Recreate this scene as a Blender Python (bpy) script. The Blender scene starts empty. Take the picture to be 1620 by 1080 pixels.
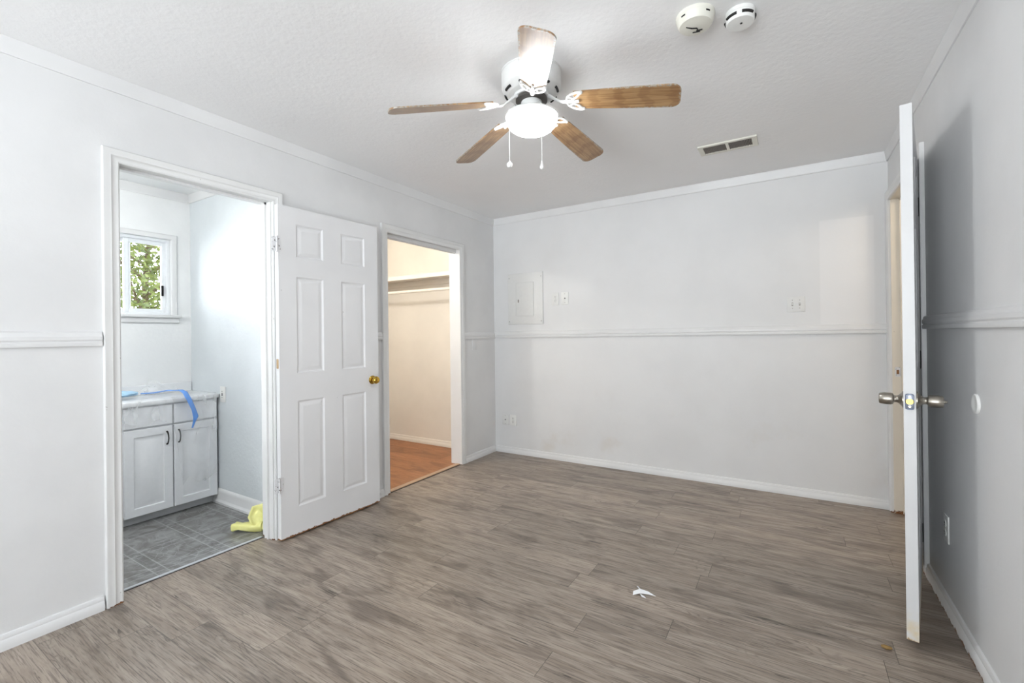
import bpy, bmesh, math, random
from mathutils import Vector, Matrix, noise

random.seed(7)
PI = math.pi
scene = bpy.context.scene
col = scene.collection

# ------------------------------------------------------------------ camera
cam_data = bpy.data.cameras.new('camera')
cam_data.sensor_fit = 'HORIZONTAL'
cam_data.sensor_width = 36.0
cam_data.lens = 36.0 * 716.0 / 1620.0
cam_data.shift_x = 0.0
cam_data.shift_y = -12.1 / 1620.0
cam_data.clip_start = 0.02
cam = bpy.data.objects.new('camera', cam_data)
col.objects.link(cam)
YAW, PITCH, ROLL = 0.55295, 0.00173, -0.01221
fwd = Vector((-math.sin(YAW) * math.cos(PITCH), math.cos(YAW) * math.cos(PITCH), math.sin(PITCH)))
rgt = Vector((math.cos(YAW), math.sin(YAW), 0))
upv = rgt.cross(fwd)
r2 = rgt * math.cos(ROLL) + upv * math.sin(ROLL)
u2 = upv * math.cos(ROLL) - rgt * math.sin(ROLL)
m = Matrix((r2, u2, -fwd)).transposed().to_4x4()
m.translation = Vector((2.673, -3.978, 1.223))
cam.matrix_world = m
scene.camera = cam

# ------------------------------------------------------------------ world, exposure
vs = scene.view_settings
scene.display_settings.display_device = 'sRGB'
vs.view_transform = 'Standard'
vs.look = 'None'
vs.exposure = 0.03
vs.gamma = 1.0
vs.use_curve_mapping = False

SKY, SKY_WEST, LOWER_FILL = 5.6, 3.0, 13.5
world = bpy.data.worlds.new('world')
scene.world = world
world.use_nodes = True
nt = world.node_tree
nt.nodes.clear()
wo = nt.nodes.new('ShaderNodeOutputWorld')
bg = nt.nodes.new('ShaderNodeBackground')
tc = nt.nodes.new('ShaderNodeTexCoord')
sx = nt.nodes.new('ShaderNodeSeparateXYZ')
mr = nt.nodes.new('ShaderNodeMapRange')
mz = nt.nodes.new('ShaderNodeMapRange')
ad = nt.nodes.new('ShaderNodeMath')
ad.operation = 'ADD'
nt.links.new(tc.outputs['Generated'], sx.inputs[0])
nt.links.new(sx.outputs['X'], mr.inputs['Value'])
nt.links.new(sx.outputs['Z'], mz.inputs['Value'])
mr.inputs['From Min'].default_value = -0.45     # hazy sky, its bright side to the west (-X)
mr.inputs['From Max'].default_value = -0.90
mr.inputs['To Min'].default_value = 0.0
mr.inputs['To Max'].default_value = SKY_WEST
mz.inputs['From Min'].default_value = -0.12     # glow added below the horizon to brighten the ceiling indoors
mz.inputs['From Max'].default_value = 0.05
mz.inputs['To Min'].default_value = LOWER_FILL
mz.inputs['To Max'].default_value = SKY
nt.links.new(mr.outputs[0], ad.inputs[0])
nt.links.new(mz.outputs[0], ad.inputs[1])
bg.inputs['Color'].default_value = (0.90, 0.955, 1.0, 1)
nt.links.new(ad.outputs[0], bg.inputs['Strength'])
nt.links.new(bg.outputs[0], wo.inputs['Surface'])


def portal(name, loc, direction, sx_, sy_):
    l = bpy.data.lights.new(name, 'AREA')
    l.shape = 'RECTANGLE'
    l.size, l.size_y = sx_, sy_
    l.cycles.is_portal = True
    o = bpy.data.objects.new(name, l)
    o.location = loc
    o.rotation_euler = Vector(direction).to_track_quat('-Z', 'Y').to_euler()
    col.objects.link(o)


portal('window_portal', (-1.47, -2.83, 1.69), (1, 0, 0), 0.9, 0.6)
portal('window_portal', (1.95, -6.65, 1.12), (0, 1, 0), 2.3, 2.1)

# closet bulb (warm)
cl = bpy.data.lights.new('closet_bulb', 'POINT')
cl.energy = 30
cl.color = (1.0, 0.975, 0.93)
cl.shadow_soft_size = 0.06
clo = bpy.data.objects.new('closet_bulb', cl)
clo.location = (-0.80, -1.65, 2.20)
col.objects.link(clo)

# unseen fill light added to brighten the bathroom
bl_ = bpy.data.lights.new('bathroom_fill', 'POINT')
bl_.energy = 25
bl_.color = (1.0, 1.0, 0.985)
bl_.shadow_soft_size = 0.12
blo = bpy.data.objects.new('bathroom_fill', bl_)
blo.location = (-0.24, -3.72, 2.0)
col.objects.link(blo)

# hallway lamp beyond the open entry door
hl = bpy.data.lights.new('hall_bulb', 'POINT')
hl.energy = 11
hl.color = (1.0, 0.86, 0.68)
hl.shadow_soft_size = 0.08
hlo = bpy.data.objects.new('hall_bulb', hl)
hlo.location = (3.95, -0.5, 2.2)
col.objects.link(hlo)


# ------------------------------------------------------------------ materials
def srgb(r, g, b):
    def f(c):
        c /= 255.0
        return c / 12.92 if c <= 0.04045 else ((c + 0.055) / 1.055) ** 2.4
    return (f(r), f(g), f(b), 1.0)


class NT:
    def __init__(self, name):
        self.m = bpy.data.materials.new(name)
        self.m.use_nodes = True
        self.t = self.m.node_tree
        self.b = self.t.nodes['Principled BSDF']
        self.out = self.t.nodes['Material Output']

    def n(self, typ, **kw):
        nd = self.t.nodes.new(typ)
        for k, v in kw.items():
            setattr(nd, k, v)
        return nd

    def l(self, a, b):
        self.t.links.new(a, b)

    def math(self, op, a, b=None, c=None):
        nd = self.n('ShaderNodeMath', operation=op)
        for i, v in enumerate((a, b, c)):
            if v is None:
                continue
            if isinstance(v, (int, float)):
                nd.inputs[i].default_value = v
            else:
                self.l(v, nd.inputs[i])
        return nd.outputs[0]

    def mix(self, fac, a, b, blend='MIX'):
        nd = self.n('ShaderNodeMix', data_type='RGBA', blend_type=blend)
        for key, v in ((0, fac), (6, a), (7, b)):
            if isinstance(v, (int, float)):
                nd.inputs[key].default_value = v
            elif isinstance(v, tuple):
                nd.inputs[key].default_value = v
            else:
                self.l(v, nd.inputs[key])
        return nd.outputs[2]

    def ramp(self, fac, lo, hi, a=0.0, b=1.0):
        nd = self.n('ShaderNodeMapRange')
        nd.interpolation_type = 'SMOOTHSTEP'
        self.l(fac, nd.inputs[0])
        nd.inputs[1].default_value = lo
        nd.inputs[2].default_value = hi
        nd.inputs[3].default_value = a
        nd.inputs[4].default_value = b
        return nd.outputs[0]

    def coords(self):
        return self.n('ShaderNodeTexCoord').outputs['Object']

    def noise(self, vec, scale, detail=3, rough=0.55, dist=0.0):
        nd = self.n('ShaderNodeTexNoise')
        nd.inputs['Scale'].default_value = scale
        nd.inputs['Detail'].default_value = detail
        nd.inputs['Roughness'].default_value = rough
        nd.inputs['Distortion'].default_value = dist
        if vec is not None:
            self.l(vec, nd.inputs['Vector'])
        return nd.outputs['Fac']

    def vscale(self, vec, s):
        nd = self.n('ShaderNodeVectorMath', operation='MULTIPLY')
        self.l(vec, nd.inputs[0])
        nd.inputs[1].default_value = s
        return nd.outputs[0]

    def bump(self, h, strength, dist=0.01):
        nd = self.n('ShaderNodeBump')
        nd.inputs['Strength'].default_value = strength
        nd.inputs['Distance'].default_value = dist
        self.l(h, nd.inputs['Height'])
        self.l(nd.outputs[0], self.b.inputs['Normal'])

    def color(self, c):
        if isinstance(c, tuple):
            self.b.inputs['Base Color'].default_value = c
        else:
            self.l(c, self.b.inputs['Base Color'])

    def set(self, **kw):
        for k, v in kw.items():
            self.b.inputs[k.replace('_', ' ')].default_value = v


def painted(name, c, rough=0.5, bump=0.15, scale=90, mott=0.03):
    n = NT(name)
    v = n.coords()
    f = n.noise(v, 2.2, 4)
    c2 = tuple(x * (1 - mott * 2) for x in c[:3]) + (1,)
    n.color(n.mix(n.ramp(f, 0.35, 0.7), c, c2))
    n.set(Roughness=rough)
    n.bump(n.noise(v, scale, 3), bump, 0.002)
    return n.m


def plain(name, c, rough=0.4, metal=0.0, spec=0.5):
    n = NT(name)
    v = n.coords()
    f = n.noise(v, 40, 2)
    c2 = tuple(x * 0.93 for x in c[:3]) + (1,)
    n.color(n.mix(f, c, c2))
    n.set(Roughness=rough, Metallic=metal)
    n.b.inputs['Specular IOR Level'].default_value = spec
    return n.m


def chipped_paint(name, c, zlo=0.05, zone=0.05, rough=0.42, stain=0.0):
    """white gloss paint on wood, chipped to bare wood near the foot"""
    n = NT(name)
    v = n.coords()
    f = n.noise(v, 2.0, 3)
    base = n.mix(n.ramp(f, 0.4, 0.7), c, tuple(x * 0.95 for x in c[:3]) + (1,))
    sp = n.n('ShaderNodeSeparateXYZ')
    geo = n.n('ShaderNodeNewGeometry')
    n.l(geo.outputs['Position'], sp.inputs[0])
    h = n.ramp(sp.outputs['Z'], zlo, zlo + zone, 1.0, 0.0)
    chips = n.noise(v, 22, 5, 0.7)
    k = n.ramp(n.math('MULTIPLY', h, chips), 0.46, 0.5)
    # tiny dings anywhere
    d = n.ramp(n.noise(v, 34, 2, 0.5), 0.765, 0.785)
    wood = n.mix(n.noise(v, 60, 3), srgb(150, 96, 48), srgb(72, 42, 22))
    c3 = n.mix(k, base, wood)
    c3 = n.mix(n.math('MULTIPLY', d, 0.35), c3, srgb(110, 100, 90))
    if stain:
        st_ = n.math('MULTIPLY', n.ramp(sp.outputs['Z'], 0.06, 0.17, 1.0, 0.0), n.ramp(n.noise(v, 16, 3), 0.3, 0.6))
        c3 = n.mix(n.math('MULTIPLY', st_, stain), c3, srgb(214, 188, 130))
    n.color(c3)
    n.set(Roughness=rough)
    n.bump(n.noise(v, 70, 3), 0.08, 0.002)
    return n.m


WALL_C = srgb(225, 225, 225)
M = {}
M['wall'] = painted('wall_paint', WALL_C, 0.55, 0.25, 60)
M['bath_darkened'] = painted('bathroom_paint_darkened', srgb(216, 221, 224), 0.5, 0.9, 38)  # darkened copy of the paint, holds back the strong light on the right wall
M['bath_lightened'] = painted('bathroom_paint_lightened', srgb(242, 243, 243), 0.5, 0.5, 38)  # same paint lightened, makes up for weaker light on the far wall
M['trim'] = painted('trim_gloss_paint', srgb(227, 227, 227), 0.38, 0.06, 30)
M['trim_chip'] = chipped_paint('chipped_trim_paint', srgb(227, 227, 226), 0.0, 0.035)
M['door'] = chipped_paint('door_paint', srgb(228, 228, 229), 0.012, 0.035)
M['door_edge'] = chipped_paint('entry_door_paint', srgb(214, 214, 214), 0.045, 0.03, stain=0.7)
M['cream'] = chipped_paint('cream_jamb_paint', srgb(228, 220, 206), 0.0, 0.10)
M['closet_wall'] = painted('closet_wall_paint', srgb(236, 230, 220), 0.55, 0.15, 60)
M['ceiling'] = painted('ceiling_texture_paint', srgb(244, 244, 244), 0.65, 0.9, 42, 0.01)
M['white_plastic'] = plain('white_plastic', srgb(235, 235, 232), 0.35)
M['cream_plastic'] = plain('aged_white_plastic', srgb(228, 226, 215), 0.4)
M['white_metal'] = plain('white_enamel', srgb(228, 228, 226), 0.3)
M['dark'] = plain('dark_slot', srgb(28, 26, 25), 0.7)
M['grille'] = plain('dusty_grille', srgb(150, 144, 138), 0.7)
M['brass'] = plain('polished_brass', srgb(196, 160, 72), 0.2, 1.0)
M['steel'] = plain('satin_nickel', srgb(168, 162, 152), 0.28, 1.0)
M['black_metal'] = plain('black_metal', srgb(22, 20, 20), 0.45, 0.6)
M['bronze'] = plain('dark_bronze_pull', srgb(40, 36, 34), 0.35, 0.8)
M['cabinet'] = plain('white_thermofoil', srgb(238, 240, 243), 0.35)
M['toe'] = painted('toe_kick_paint', srgb(205, 208, 210), 0.6, 0.4, 40, 0.1)
M['counter'] = plain('white_countertop', srgb(238, 240, 242), 0.25)
M['vinyl_frame'] = plain('white_vinyl_frame', srgb(240, 243, 246), 0.35)
M['bare_wood'] = plain('bare_wood', srgb(150, 104, 62), 0.7)
M['strip'] = plain('transition_strip', srgb(188, 158, 132), 0.5)
M['paper'] = plain('white_paper', srgb(245, 246, 248), 0.6)
M['crumb'] = plain('tan_crumb', srgb(150, 120, 70), 0.7)
M['bark'] = plain('bark', srgb(92, 78, 60), 0.9)
M['ground'] = painted('outside_ground', srgb(120, 126, 84), 0.95, 0.4, 20, 0.2)
M['ivory'] = plain('ivory_plate', srgb(226, 226, 224), 0.45)


def chipped_hinge():
    n = NT('painted_over_hinge')
    v = n.coords()
    k = n.ramp(n.noise(v, 85, 3, 0.6), 0.60, 0.64)
    n.color(n.mix(k, srgb(226, 226, 228), srgb(60, 54, 50)))
    n.set(Roughness=0.4)
    return n.m


M['hinge'] = chipped_hinge()


def wall_back_mat():
    """painted wall with a slightly lighter rectangle"""
    n = NT('back_wall_paint')
    v = n.coords()
    f = n.noise(v, 1.8, 4)
    base = n.mix(n.ramp(f, 0.35, 0.7), WALL_C, tuple(x * 0.95 for x in WALL_C[:3]) + (1,))
    sp = n.n('ShaderNodeSeparateXYZ')
    n.l(v, sp.inputs[0])

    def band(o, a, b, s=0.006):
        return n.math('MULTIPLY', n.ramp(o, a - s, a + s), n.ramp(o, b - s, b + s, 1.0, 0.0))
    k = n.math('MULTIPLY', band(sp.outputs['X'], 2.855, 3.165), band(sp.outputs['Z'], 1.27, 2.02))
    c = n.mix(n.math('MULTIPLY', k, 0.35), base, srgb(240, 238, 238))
    # beige blotches low on the wall
    low = n.ramp(sp.outputs['Z'], 0.15, 0.9, 1.0, 0.0)
    s = n.math('MULTIPLY', low, n.ramp(n.noise(v, 2.6, 4, 0.6), 0.55, 0.75))
    c = n.mix(n.math('MULTIPLY', s, 0.35), c, srgb(205, 196, 184))
    n.color(c)
    n.set(Roughness=0.55)
    n.bump(n.noise(v, 55, 3), 0.25, 0.002)
    return n.m


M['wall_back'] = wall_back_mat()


def laminate(name, W, L, y0, light, mid, dark, rough, gap=0.0016, along='X', seed=0.0, crack=1.0):
    n = NT(name)
    v = n.coords()
    sp = n.n('ShaderNodeSeparateXYZ')
    n.l(v, sp.inputs[0])
    X, Y = sp.outputs['X'], sp.outputs['Y']
    if along == 'Y':
        X, Y = Y, X
    ry = n.math('DIVIDE', n.math('SUBTRACT', Y, y0), W)
    row = n.math('FLOOR', ry)
    wn = n.n('ShaderNodeTexWhiteNoise', noise_dimensions='1D')
    n.l(n.math('ADD', row, 31.7 + seed), wn.inputs['W'])
    off = n.math('MULTIPLY', wn.outputs['Value'], L)
    rx = n.math('DIVIDE', n.math('ADD', X, off), L)
    cx = n.math('FLOOR', rx)
    fy = n.math('FRACT', ry)
    fx = n.math('FRACT', rx)
    ey = n.math('MULTIPLY', n.math('MINIMUM', fy, n.math('SUBTRACT', 1.0, fy)), W)
    ex = n.math('MULTIPLY', n.math('MINIMUM', fx, n.math('SUBTRACT', 1.0, fx)), L)
    edge = n.math('MINIMUM', ex, ey)
    seam_y = n.ramp(ey, gap * 0.3, gap, 1.0, 0.0)
    seam_x = n.ramp(ex, gap * 0.3, gap, 1.0, 0.0)
    seam = n.math('MAXIMUM', n.math('MULTIPLY', seam_y, 0.8), seam_x)
    cmb = n.n('ShaderNodeCombineXYZ')
    n.l(row, cmb.inputs[0])
    n.l(cx, cmb.inputs[1])
    w2 = n.n('ShaderNodeTexWhiteNoise', noise_dimensions='2D')
    n.l(cmb.outputs[0], w2.inputs['Vector'])
    rnd = w2.outputs['Value']
    # per plank grain space
    g = n.n('ShaderNodeCombineXYZ')
    n.l(n.math('ADD', X, n.math('MULTIPLY', rnd, 37.0)), g.inputs[0])
    n.l(n.math('ADD', Y, n.math('MULTIPLY', rnd, 11.0)), g.inputs[1])
    n.l(n.math('MULTIPLY', rnd, 50.0), g.inputs[2])
    gv = g.outputs[0]
    streak = n.noise(n.vscale(gv, (1.6, 22.0, 1.0)), 1.6, 6, 0.62, 0.6)
    fine = n.noise(n.vscale(gv, (6.0, 130.0, 1.0)), 1.5, 4, 0.6)
    blot = n.noise(n.vscale(gv, (2.2, 7.0, 1.0)), 1.3, 3, 0.5, 0.8)
    c = n.mix(n.ramp(streak, 0.30, 0.70), mid, light)
    c = n.mix(n.math('MULTIPLY', n.ramp(fine, 0.46, 0.66), 0.66), c, dark)
    c = n.mix(n.math('MULTIPLY', n.ramp(blot, 0.48, 0.72), 0.62), c, dark)
    # cathedral grain: long nested arches, only here and there
    warp = n.noise(n.vscale(gv, (1.2, 5.0, 1.0)), 1.0, 3, 0.5)
    arch = n.math('ADD', n.math('MULTIPLY', warp, 26.0), n.math('MULTIPLY', n.noise(n.vscale(gv, (8.0, 60.0, 1.0)), 1.0, 3), 1.2))
    ring = n.ramp(n.math('ABSOLUTE', n.math('SUBTRACT', n.math('FRACT', arch), 0.5)), 0.30, 0.48)
    where = n.ramp(n.noise(n.vscale(gv, (1.1, 5.0, 1.0)), 1.7, 2), 0.52, 0.66)
    c = n.mix(n.math('MULTIPLY', n.math('MULTIPLY', ring, where), 0.50 * crack), c, dark)
    # black cracks and knots
    cr = n.noise(n.vscale(gv, (3.0, 46.0, 1.0)), 1.0, 5, 0.65, 1.2)
    cr = n.math('MULTIPLY', n.ramp(cr, 0.60, 0.67), n.ramp(blot, 0.40, 0.58))
    c = n.mix(n.math('MULTIPLY', cr, 0.8 * crack), c, tuple(x * 0.35 for x in dark[:3]) + (1,))
    # plank to plank tone
    tone = n.math('ADD', n.math('MULTIPLY', rnd, 0.26), 0.87)
    tm = n.n('ShaderNodeVectorMath', operation='SCALE')
    n.l(c, tm.inputs[0])
    n.l(tone, tm.inputs['Scale'])
    c = n.mix(n.math('MULTIPLY', seam, 0.75), tm.outputs[0], tuple(x * 0.22 for x in dark[:3]) + (1,))
    n.color(c)
    rr = n.math('ADD', rough, n.math('MULTIPLY', n.noise(v, 30, 2), 0.12))
    n.l(rr, n.b.inputs['Roughness'])
    hgt = n.math('SUBTRACT', n.math('MULTIPLY', fine, 0.25), seam)
    n.bump(hgt, 0.25, 0.001)
    return n.m


M['floor'] = laminate('grey_oak_laminate', 0.146, 1.21, -3.148, srgb(172, 159, 146), srgb(144, 130, 117), srgb(90, 79, 71), 0.30)
M['closet_floor'] = laminate('reddish_oak_laminate', 0.19, 1.2, 0.0, srgb(176, 122, 82), srgb(160, 106, 68), srgb(122, 76, 46), 0.4, seed=5, crack=0.4)


def vinyl():
    n = NT('grey_patterned_vinyl')
    v = n.coords()
    sp = n.n('ShaderNodeSeparateXYZ')
    n.l(v, sp.inputs[0])

    def lines(o, period, off, w):
        f = n.math('FRACT', n.math('DIVIDE', n.math('ADD', o, off), period))
        d = n.math('MULTIPLY', n.math('ABSOLUTE', n.math('SUBTRACT', f, 0.5)), period)
        return n.ramp(d, w * 0.4, w, 1.0, 0.0)
    P = 0.30
    a = n.math('MAXIMUM', lines(sp.outputs['X'], P, 0.02, 0.004), lines(sp.outputs['X'], P, 0.075, 0.004))
    b = n.math('MAXIMUM', lines(sp.outputs['Y'], P, 0.05, 0.004), lines(sp.outputs['Y'], P, 0.105, 0.004))
    ln = n.math('MAXIMUM', a, b)
    # small mosaic between the double lines
    xin = n.math('MAXIMUM', lines(sp.outputs['X'], P, 0.0475, 0.027), lines(sp.outputs['Y'], P, 0.0775, 0.027))
    mos = n.n('ShaderNodeTexChecker')
    mos.inputs['Scale'].default_value = 1 / 0.026
    n.l(v, mos.inputs['Vector'])
    stone = n.noise(v, 9, 6, 0.65, 1.0)
    c = n.mix(n.ramp(stone, 0.35, 0.68), srgb(104, 102, 98), srgb(148, 148, 148))
    c = n.mix(n.math('MULTIPLY', n.math('MULTIPLY', xin, mos.outputs['Fac']), 0.35), c, srgb(84, 84, 84))
    vor = n.n('ShaderNodeTexVoronoi', feature='DISTANCE_TO_EDGE')
    vor.inputs['Scale'].default_value = 11
    n.l(n.vscale(v, (1.0, 2.2, 1.0)), vor.inputs['Vector'])
    crk = n.math('MULTIPLY', n.ramp(vor.outputs['Distance'], 0.01, 0.03, 1.0, 0.0), n.ramp(n.noise(v, 3.0, 2), 0.45, 0.6))
    c = n.mix(n.math('MULTIPLY', crk, 0.35), c, srgb(190, 192, 195))
    c = n.mix(n.math('MULTIPLY', ln, 0.5), c, srgb(182, 184, 186))
    n.color(c)
    n.set(Roughness=0.3)
    n.bump(n.math('ADD', stone, ln), 0.15, 0.001)
    return n.m


M['vinyl'] = vinyl()


def blade_wood():
    n = NT('worn_oak_blade')
    v = n.coords()
    g = n.noise(n.vscale(v, (2.0, 40.0, 1.0)), 2.0, 5, 0.6, 0.8)
    wv = n.n('ShaderNodeTexWave', wave_type='RINGS', rings_direction='Y')
    n.l(n.vscale(v, (0.9, 9.0, 1.0)), wv.inputs['Vector'])
    wv.inputs['Scale'].default_value = 3.0
    wv.inputs['Distortion'].default_value = 3.0
    wv.inputs['Detail'].default_value = 2.0
    c = n.mix(n.ramp(g, 0.3, 0.7), srgb(172, 138, 96), srgb(132, 96, 58))
    c = n.mix(n.math('MULTIPLY', n.ramp(wv.outputs['Fac'], 0.55, 0.9), 0.35), c, srgb(104, 62, 28))
    # veneer flaking off along the rim
    sp = n.n('ShaderNodeSeparateXYZ')
    n.l(v, sp.inputs[0])
    ay = n.math('ABSOLUTE', sp.outputs['Y'])
    rim = n.math('MAXIMUM', n.ramp(ay, 0.046, 0.062), n.ramp(sp.outputs['X'], 0.635, 0.66))
    fl = n.ramp(n.math('MULTIPLY', rim, n.noise(v, 95, 3, 0.7)), 0.44, 0.5)
    c = n.mix(fl, c, n.mix(n.noise(v, 160, 2), srgb(210, 200, 184), srgb(50, 34, 24)))
    n.color(c)
    n.set(Roughness=0.36)
    n.b.inputs['Coat Weight'].default_value = 0.6
    n.b.inputs['Coat Roughness'].default_value = 0.28
    n.bump(n.math('ADD', n.math('MULTIPLY', g, 0.4), n.math('MULTIPLY', fl, 2.0)), 0.3, 0.001)
    return n.m


M['blade'] = blade_wood()


def bowl_mat():
    n = NT('lit_frosted_bowl')
    n.color(srgb(250, 250, 250))
    n.b.inputs['Emission Color'].default_value = (0.96, 0.985, 1.0, 1)
    n.b.inputs['Emission Strength'].default_value = 56.0
    return n.m


M['bowl'] = bowl_mat()


def film(name, c, lo, hi, rough=0.25):
    n = NT(name)
    v = n.coords()
    n.color(c)
    n.set(Roughness=rough)
    f = n.noise(n.vscale(v, (1.0, 1.0, 0.45)), 9, 3, 0.5, 0.8)
    n.l(n.ramp(f, 0.35, 0.7, lo, hi), n.b.inputs['Alpha'])
    return n.m


M['film'] = film('clear_plastic_film', srgb(246, 249, 252), 0.14, 0.30)
M['blue_film'] = film('blue_plastic', srgb(104, 160, 238), 0.7, 0.95)
M['light_blue'] = plain('light_blue_plastic', srgb(176, 214, 240), 0.4)


def glass_mat():
    n = NT('window_glass')
    tr = n.n('ShaderNodeBsdfTransparent')
    gl = n.n('ShaderNodeBsdfGlossy')
    gl.inputs['Roughness'].default_value = 0.02
    fr = n.n('ShaderNodeFresnel')
    fr.inputs['IOR'].default_value = 1.25
    mx = n.n('ShaderNodeMixShader')
    n.l(fr.outputs[0], mx.inputs[0])
    n.l(tr.outputs[0], mx.inputs[1])
    n.l(gl.outputs[0], mx.inputs[2])
    n.l(mx.outputs[0], n.out.inputs['Surface'])
    return n.m


M['glass'] = glass_mat()


def leaf_mat():
    n = NT('leaves')
    v = n.coords()
    f = n.noise(v, 5, 3)
    c = n.mix(n.ramp(f, 0.35, 0.65), srgb(52, 66, 32), srgb(106, 116, 60))
    n.color(c)
    n.set(Roughness=0.5)
    tl = n.n('ShaderNodeBsdfTranslucent')
    n.l(n.mix(0.5, c, srgb(150, 160, 70)), tl.inputs['Color'])
    mx = n.n('ShaderNodeMixShader')
    mx.inputs[0].default_value = 0.25
    n.l(n.b.outputs[0], mx.inputs[1])
    n.l(tl.outputs[0], mx.inputs[2])
    n.l(mx.outputs[0], n.out.inputs['Surface'])
    return n.m


M['leaf'] = leaf_mat()


def rubber():
    n = NT('yellow_rubber')
    v = n.coords()
    f = n.noise(v, 25, 3)
    n.color(n.mix(f, srgb(226, 222, 128), srgb(240, 238, 172)))
    n.set(Roughness=0.5)
    n.b.inputs['Subsurface Weight'].default_value = 0.0
    n.bump(n.noise(v, 45, 3), 0.3, 0.003)
    return n.m


M['rubber'] = rubber()


# ------------------------------------------------------------------ mesh helpers
def nb():
    return bmesh.new()


def box(bm, x0, x1, y0, y1, z0, z1, bev=0.0, seg=1):
    r = bmesh.ops.create_cube(bm, size=1.0)
    vs_ = r['verts']
    for v in vs_:
        v.co = Vector((x0 + (v.co.x + 0.5) * (x1 - x0), y0 + (v.co.y + 0.5) * (y1 - y0), z0 + (v.co.z + 0.5) * (z1 - z0)))
    if bev > 0:
        es = list({e for v in vs_ for e in v.link_edges})
        bmesh.ops.bevel(bm, geom=es, offset=bev, segments=seg, affect='EDGES', profile=0.5)
    return bm


def lathe(bm, prof, center=(0, 0, 0), seg=32, axis='Z'):
    """prof: list of (radius, height) revolved about the axis"""
    rings = []
    c = Vector(center)
    for r, h in prof:
        ring = []
        for i in range(seg):
            a = 2 * PI * i / seg
            p = Vector((r * math.cos(a), r * math.sin(a), h))
            if axis == 'X':
                p = Vector((h, r * math.cos(a), r * math.sin(a)))
            elif axis == 'Y':
                p = Vector((r * math.sin(a), h, r * math.cos(a)))
            ring.append(bm.verts.new(c + p))
        rings.append(ring)
    for a, b in zip(rings, rings[1:]):
        for i in range(seg):
            j = (i + 1) % seg
            bm.faces.new((a[i], a[j], b[j], b[i]))
    if prof[0][0] > 1e-6:
        bm.faces.new(list(reversed(rings[0])))
    if prof[-1][0] > 1e-6:
        bm.faces.new(rings[-1])
    return bm


def tube(bm, pts, rad, seg=10, caps=True):
    pts = [Vector(p) for p in pts]
    rads = rad if isinstance(rad, (list, tuple)) else [rad] * len(pts)
    rings = []
    nrm = None
    for i, p in enumerate(pts):
        if i == 0:
            t = pts[1] - p
        elif i == len(pts) - 1:
            t = p - pts[i - 1]
        else:
            t = pts[i + 1] - pts[i - 1]
        t.normalize()
        if nrm is None:
            ref = Vector((0, 0, 1)) if abs(t.z) < 0.9 else Vector((1, 0, 0))
            nrm = t.cross(ref).normalized()
        else:
            nrm = (nrm - t * nrm.dot(t))
            nrm.normalize()
        bn = t.cross(nrm)
        r = rads[i]
        rx, ry = r if isinstance(r, (list, tuple)) else (r, r)
        rings.append([bm.verts.new(p + nrm * (rx * math.cos(2 * PI * k / seg)) + bn * (ry * math.sin(2 * PI * k / seg))) for k in range(seg)])
    for a, b in zip(rings, rings[1:]):
        for k in range(seg):
            j = (k + 1) % seg
            bm.faces.new((a[k], a[j], b[j], b[k]))
    if caps:
        bm.faces.new(list(reversed(rings[0])))
        bm.faces.new(rings[-1])
    return bm


def strip_profile(bm, prof, p0, p1, out, up=(0, 0, 1)):
    """closed profile of (out, up) points swept from p0 to p1"""
    p0, p1, out, up = Vector(p0), Vector(p1), Vector(out), Vector(up)
    a = [bm.verts.new(p0 + out * d + up * z) for d, z in prof]
    b = [bm.verts.new(p1 + out * d + up * z) for d, z in prof]
    k = len(prof)
    for i in range(k):
        j = (i + 1) % k
        bm.faces.new((a[i], a[j], b[j], b[i]))
    bm.faces.new(list(reversed(a)))
    bm.faces.new(b)
    return bm


def casing(bm, prof, wall_axis, wall, out, a0, a1, zt, z0=0.0):
    """mitred three-sided door casing; prof = list of (across, out) from the inner edge"""
    stations = []
    for w, d in prof:
        row = []
        for (s, z) in ((a0 - w, z0), (a0 - w, zt + w), (a1 + w, zt + w), (a1 + w, z0)):
            pos = (wall + out * d, s, z) if wall_axis == 'X' else (s, wall + out * d, z)
            row.append(bm.verts.new(pos))
        stations.append(row)
    k = len(prof)
    for i in range(k):
        j = (i + 1) % k
        for s in range(3):
            bm.faces.new((stations[i][s], stations[j][s], stations[j][s + 1], stations[i][s + 1]))
    bm.faces.new([stations[i][0] for i in range(k)])
    bm.faces.new([stations[i][3] for i in reversed(range(k))])
    return bm


def obj(name, bm, mat, parent=None, world=False, smooth=35):
    bmesh.ops.recalc_face_normals(bm, faces=bm.faces)
    if world and parent is not None:
        bmesh.ops.translate(bm, verts=bm.verts, vec=-Vector(parent.location))
    me = bpy.data.meshes.new(name)
    bm.to_mesh(me)
    bm.free()
    for mm in (mat if isinstance(mat, (list, tuple)) else [mat]):
        me.materials.append(mm)
    if smooth:
        for p in me.polygons:
            p.use_smooth = True
        me.set_sharp_from_angle(angle=math.radians(smooth))
    o = bpy.data.objects.new(name, me)
    col.objects.link(o)
    if parent is not None:
        o.parent = parent
    return o


def thing(name, label, cat, loc=(0, 0, 0), rot=(0, 0, 0), group=None, kind=None):
    o = bpy.data.objects.new(name, None)
    o.empty_display_size = 0.1
    o.location = loc
    o.rotation_euler = rot
    col.objects.link(o)
    if label:
        o['label'] = label
    if cat:
        o['category'] = cat
    if group:
        o['group'] = group
    if kind:
        o['kind'] = kind
    return o


def tag(o, label, cat, group=None, kind=None):
    o['label'] = label
    o['category'] = cat
    if group:
        o['group'] = group
    if kind:
        o['kind'] = kind
    return o


def struct(name, bm, mat, smooth=35):
    o = obj(name, bm, mat, smooth=smooth)
    o['kind'] = 'structure'
    return o


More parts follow.
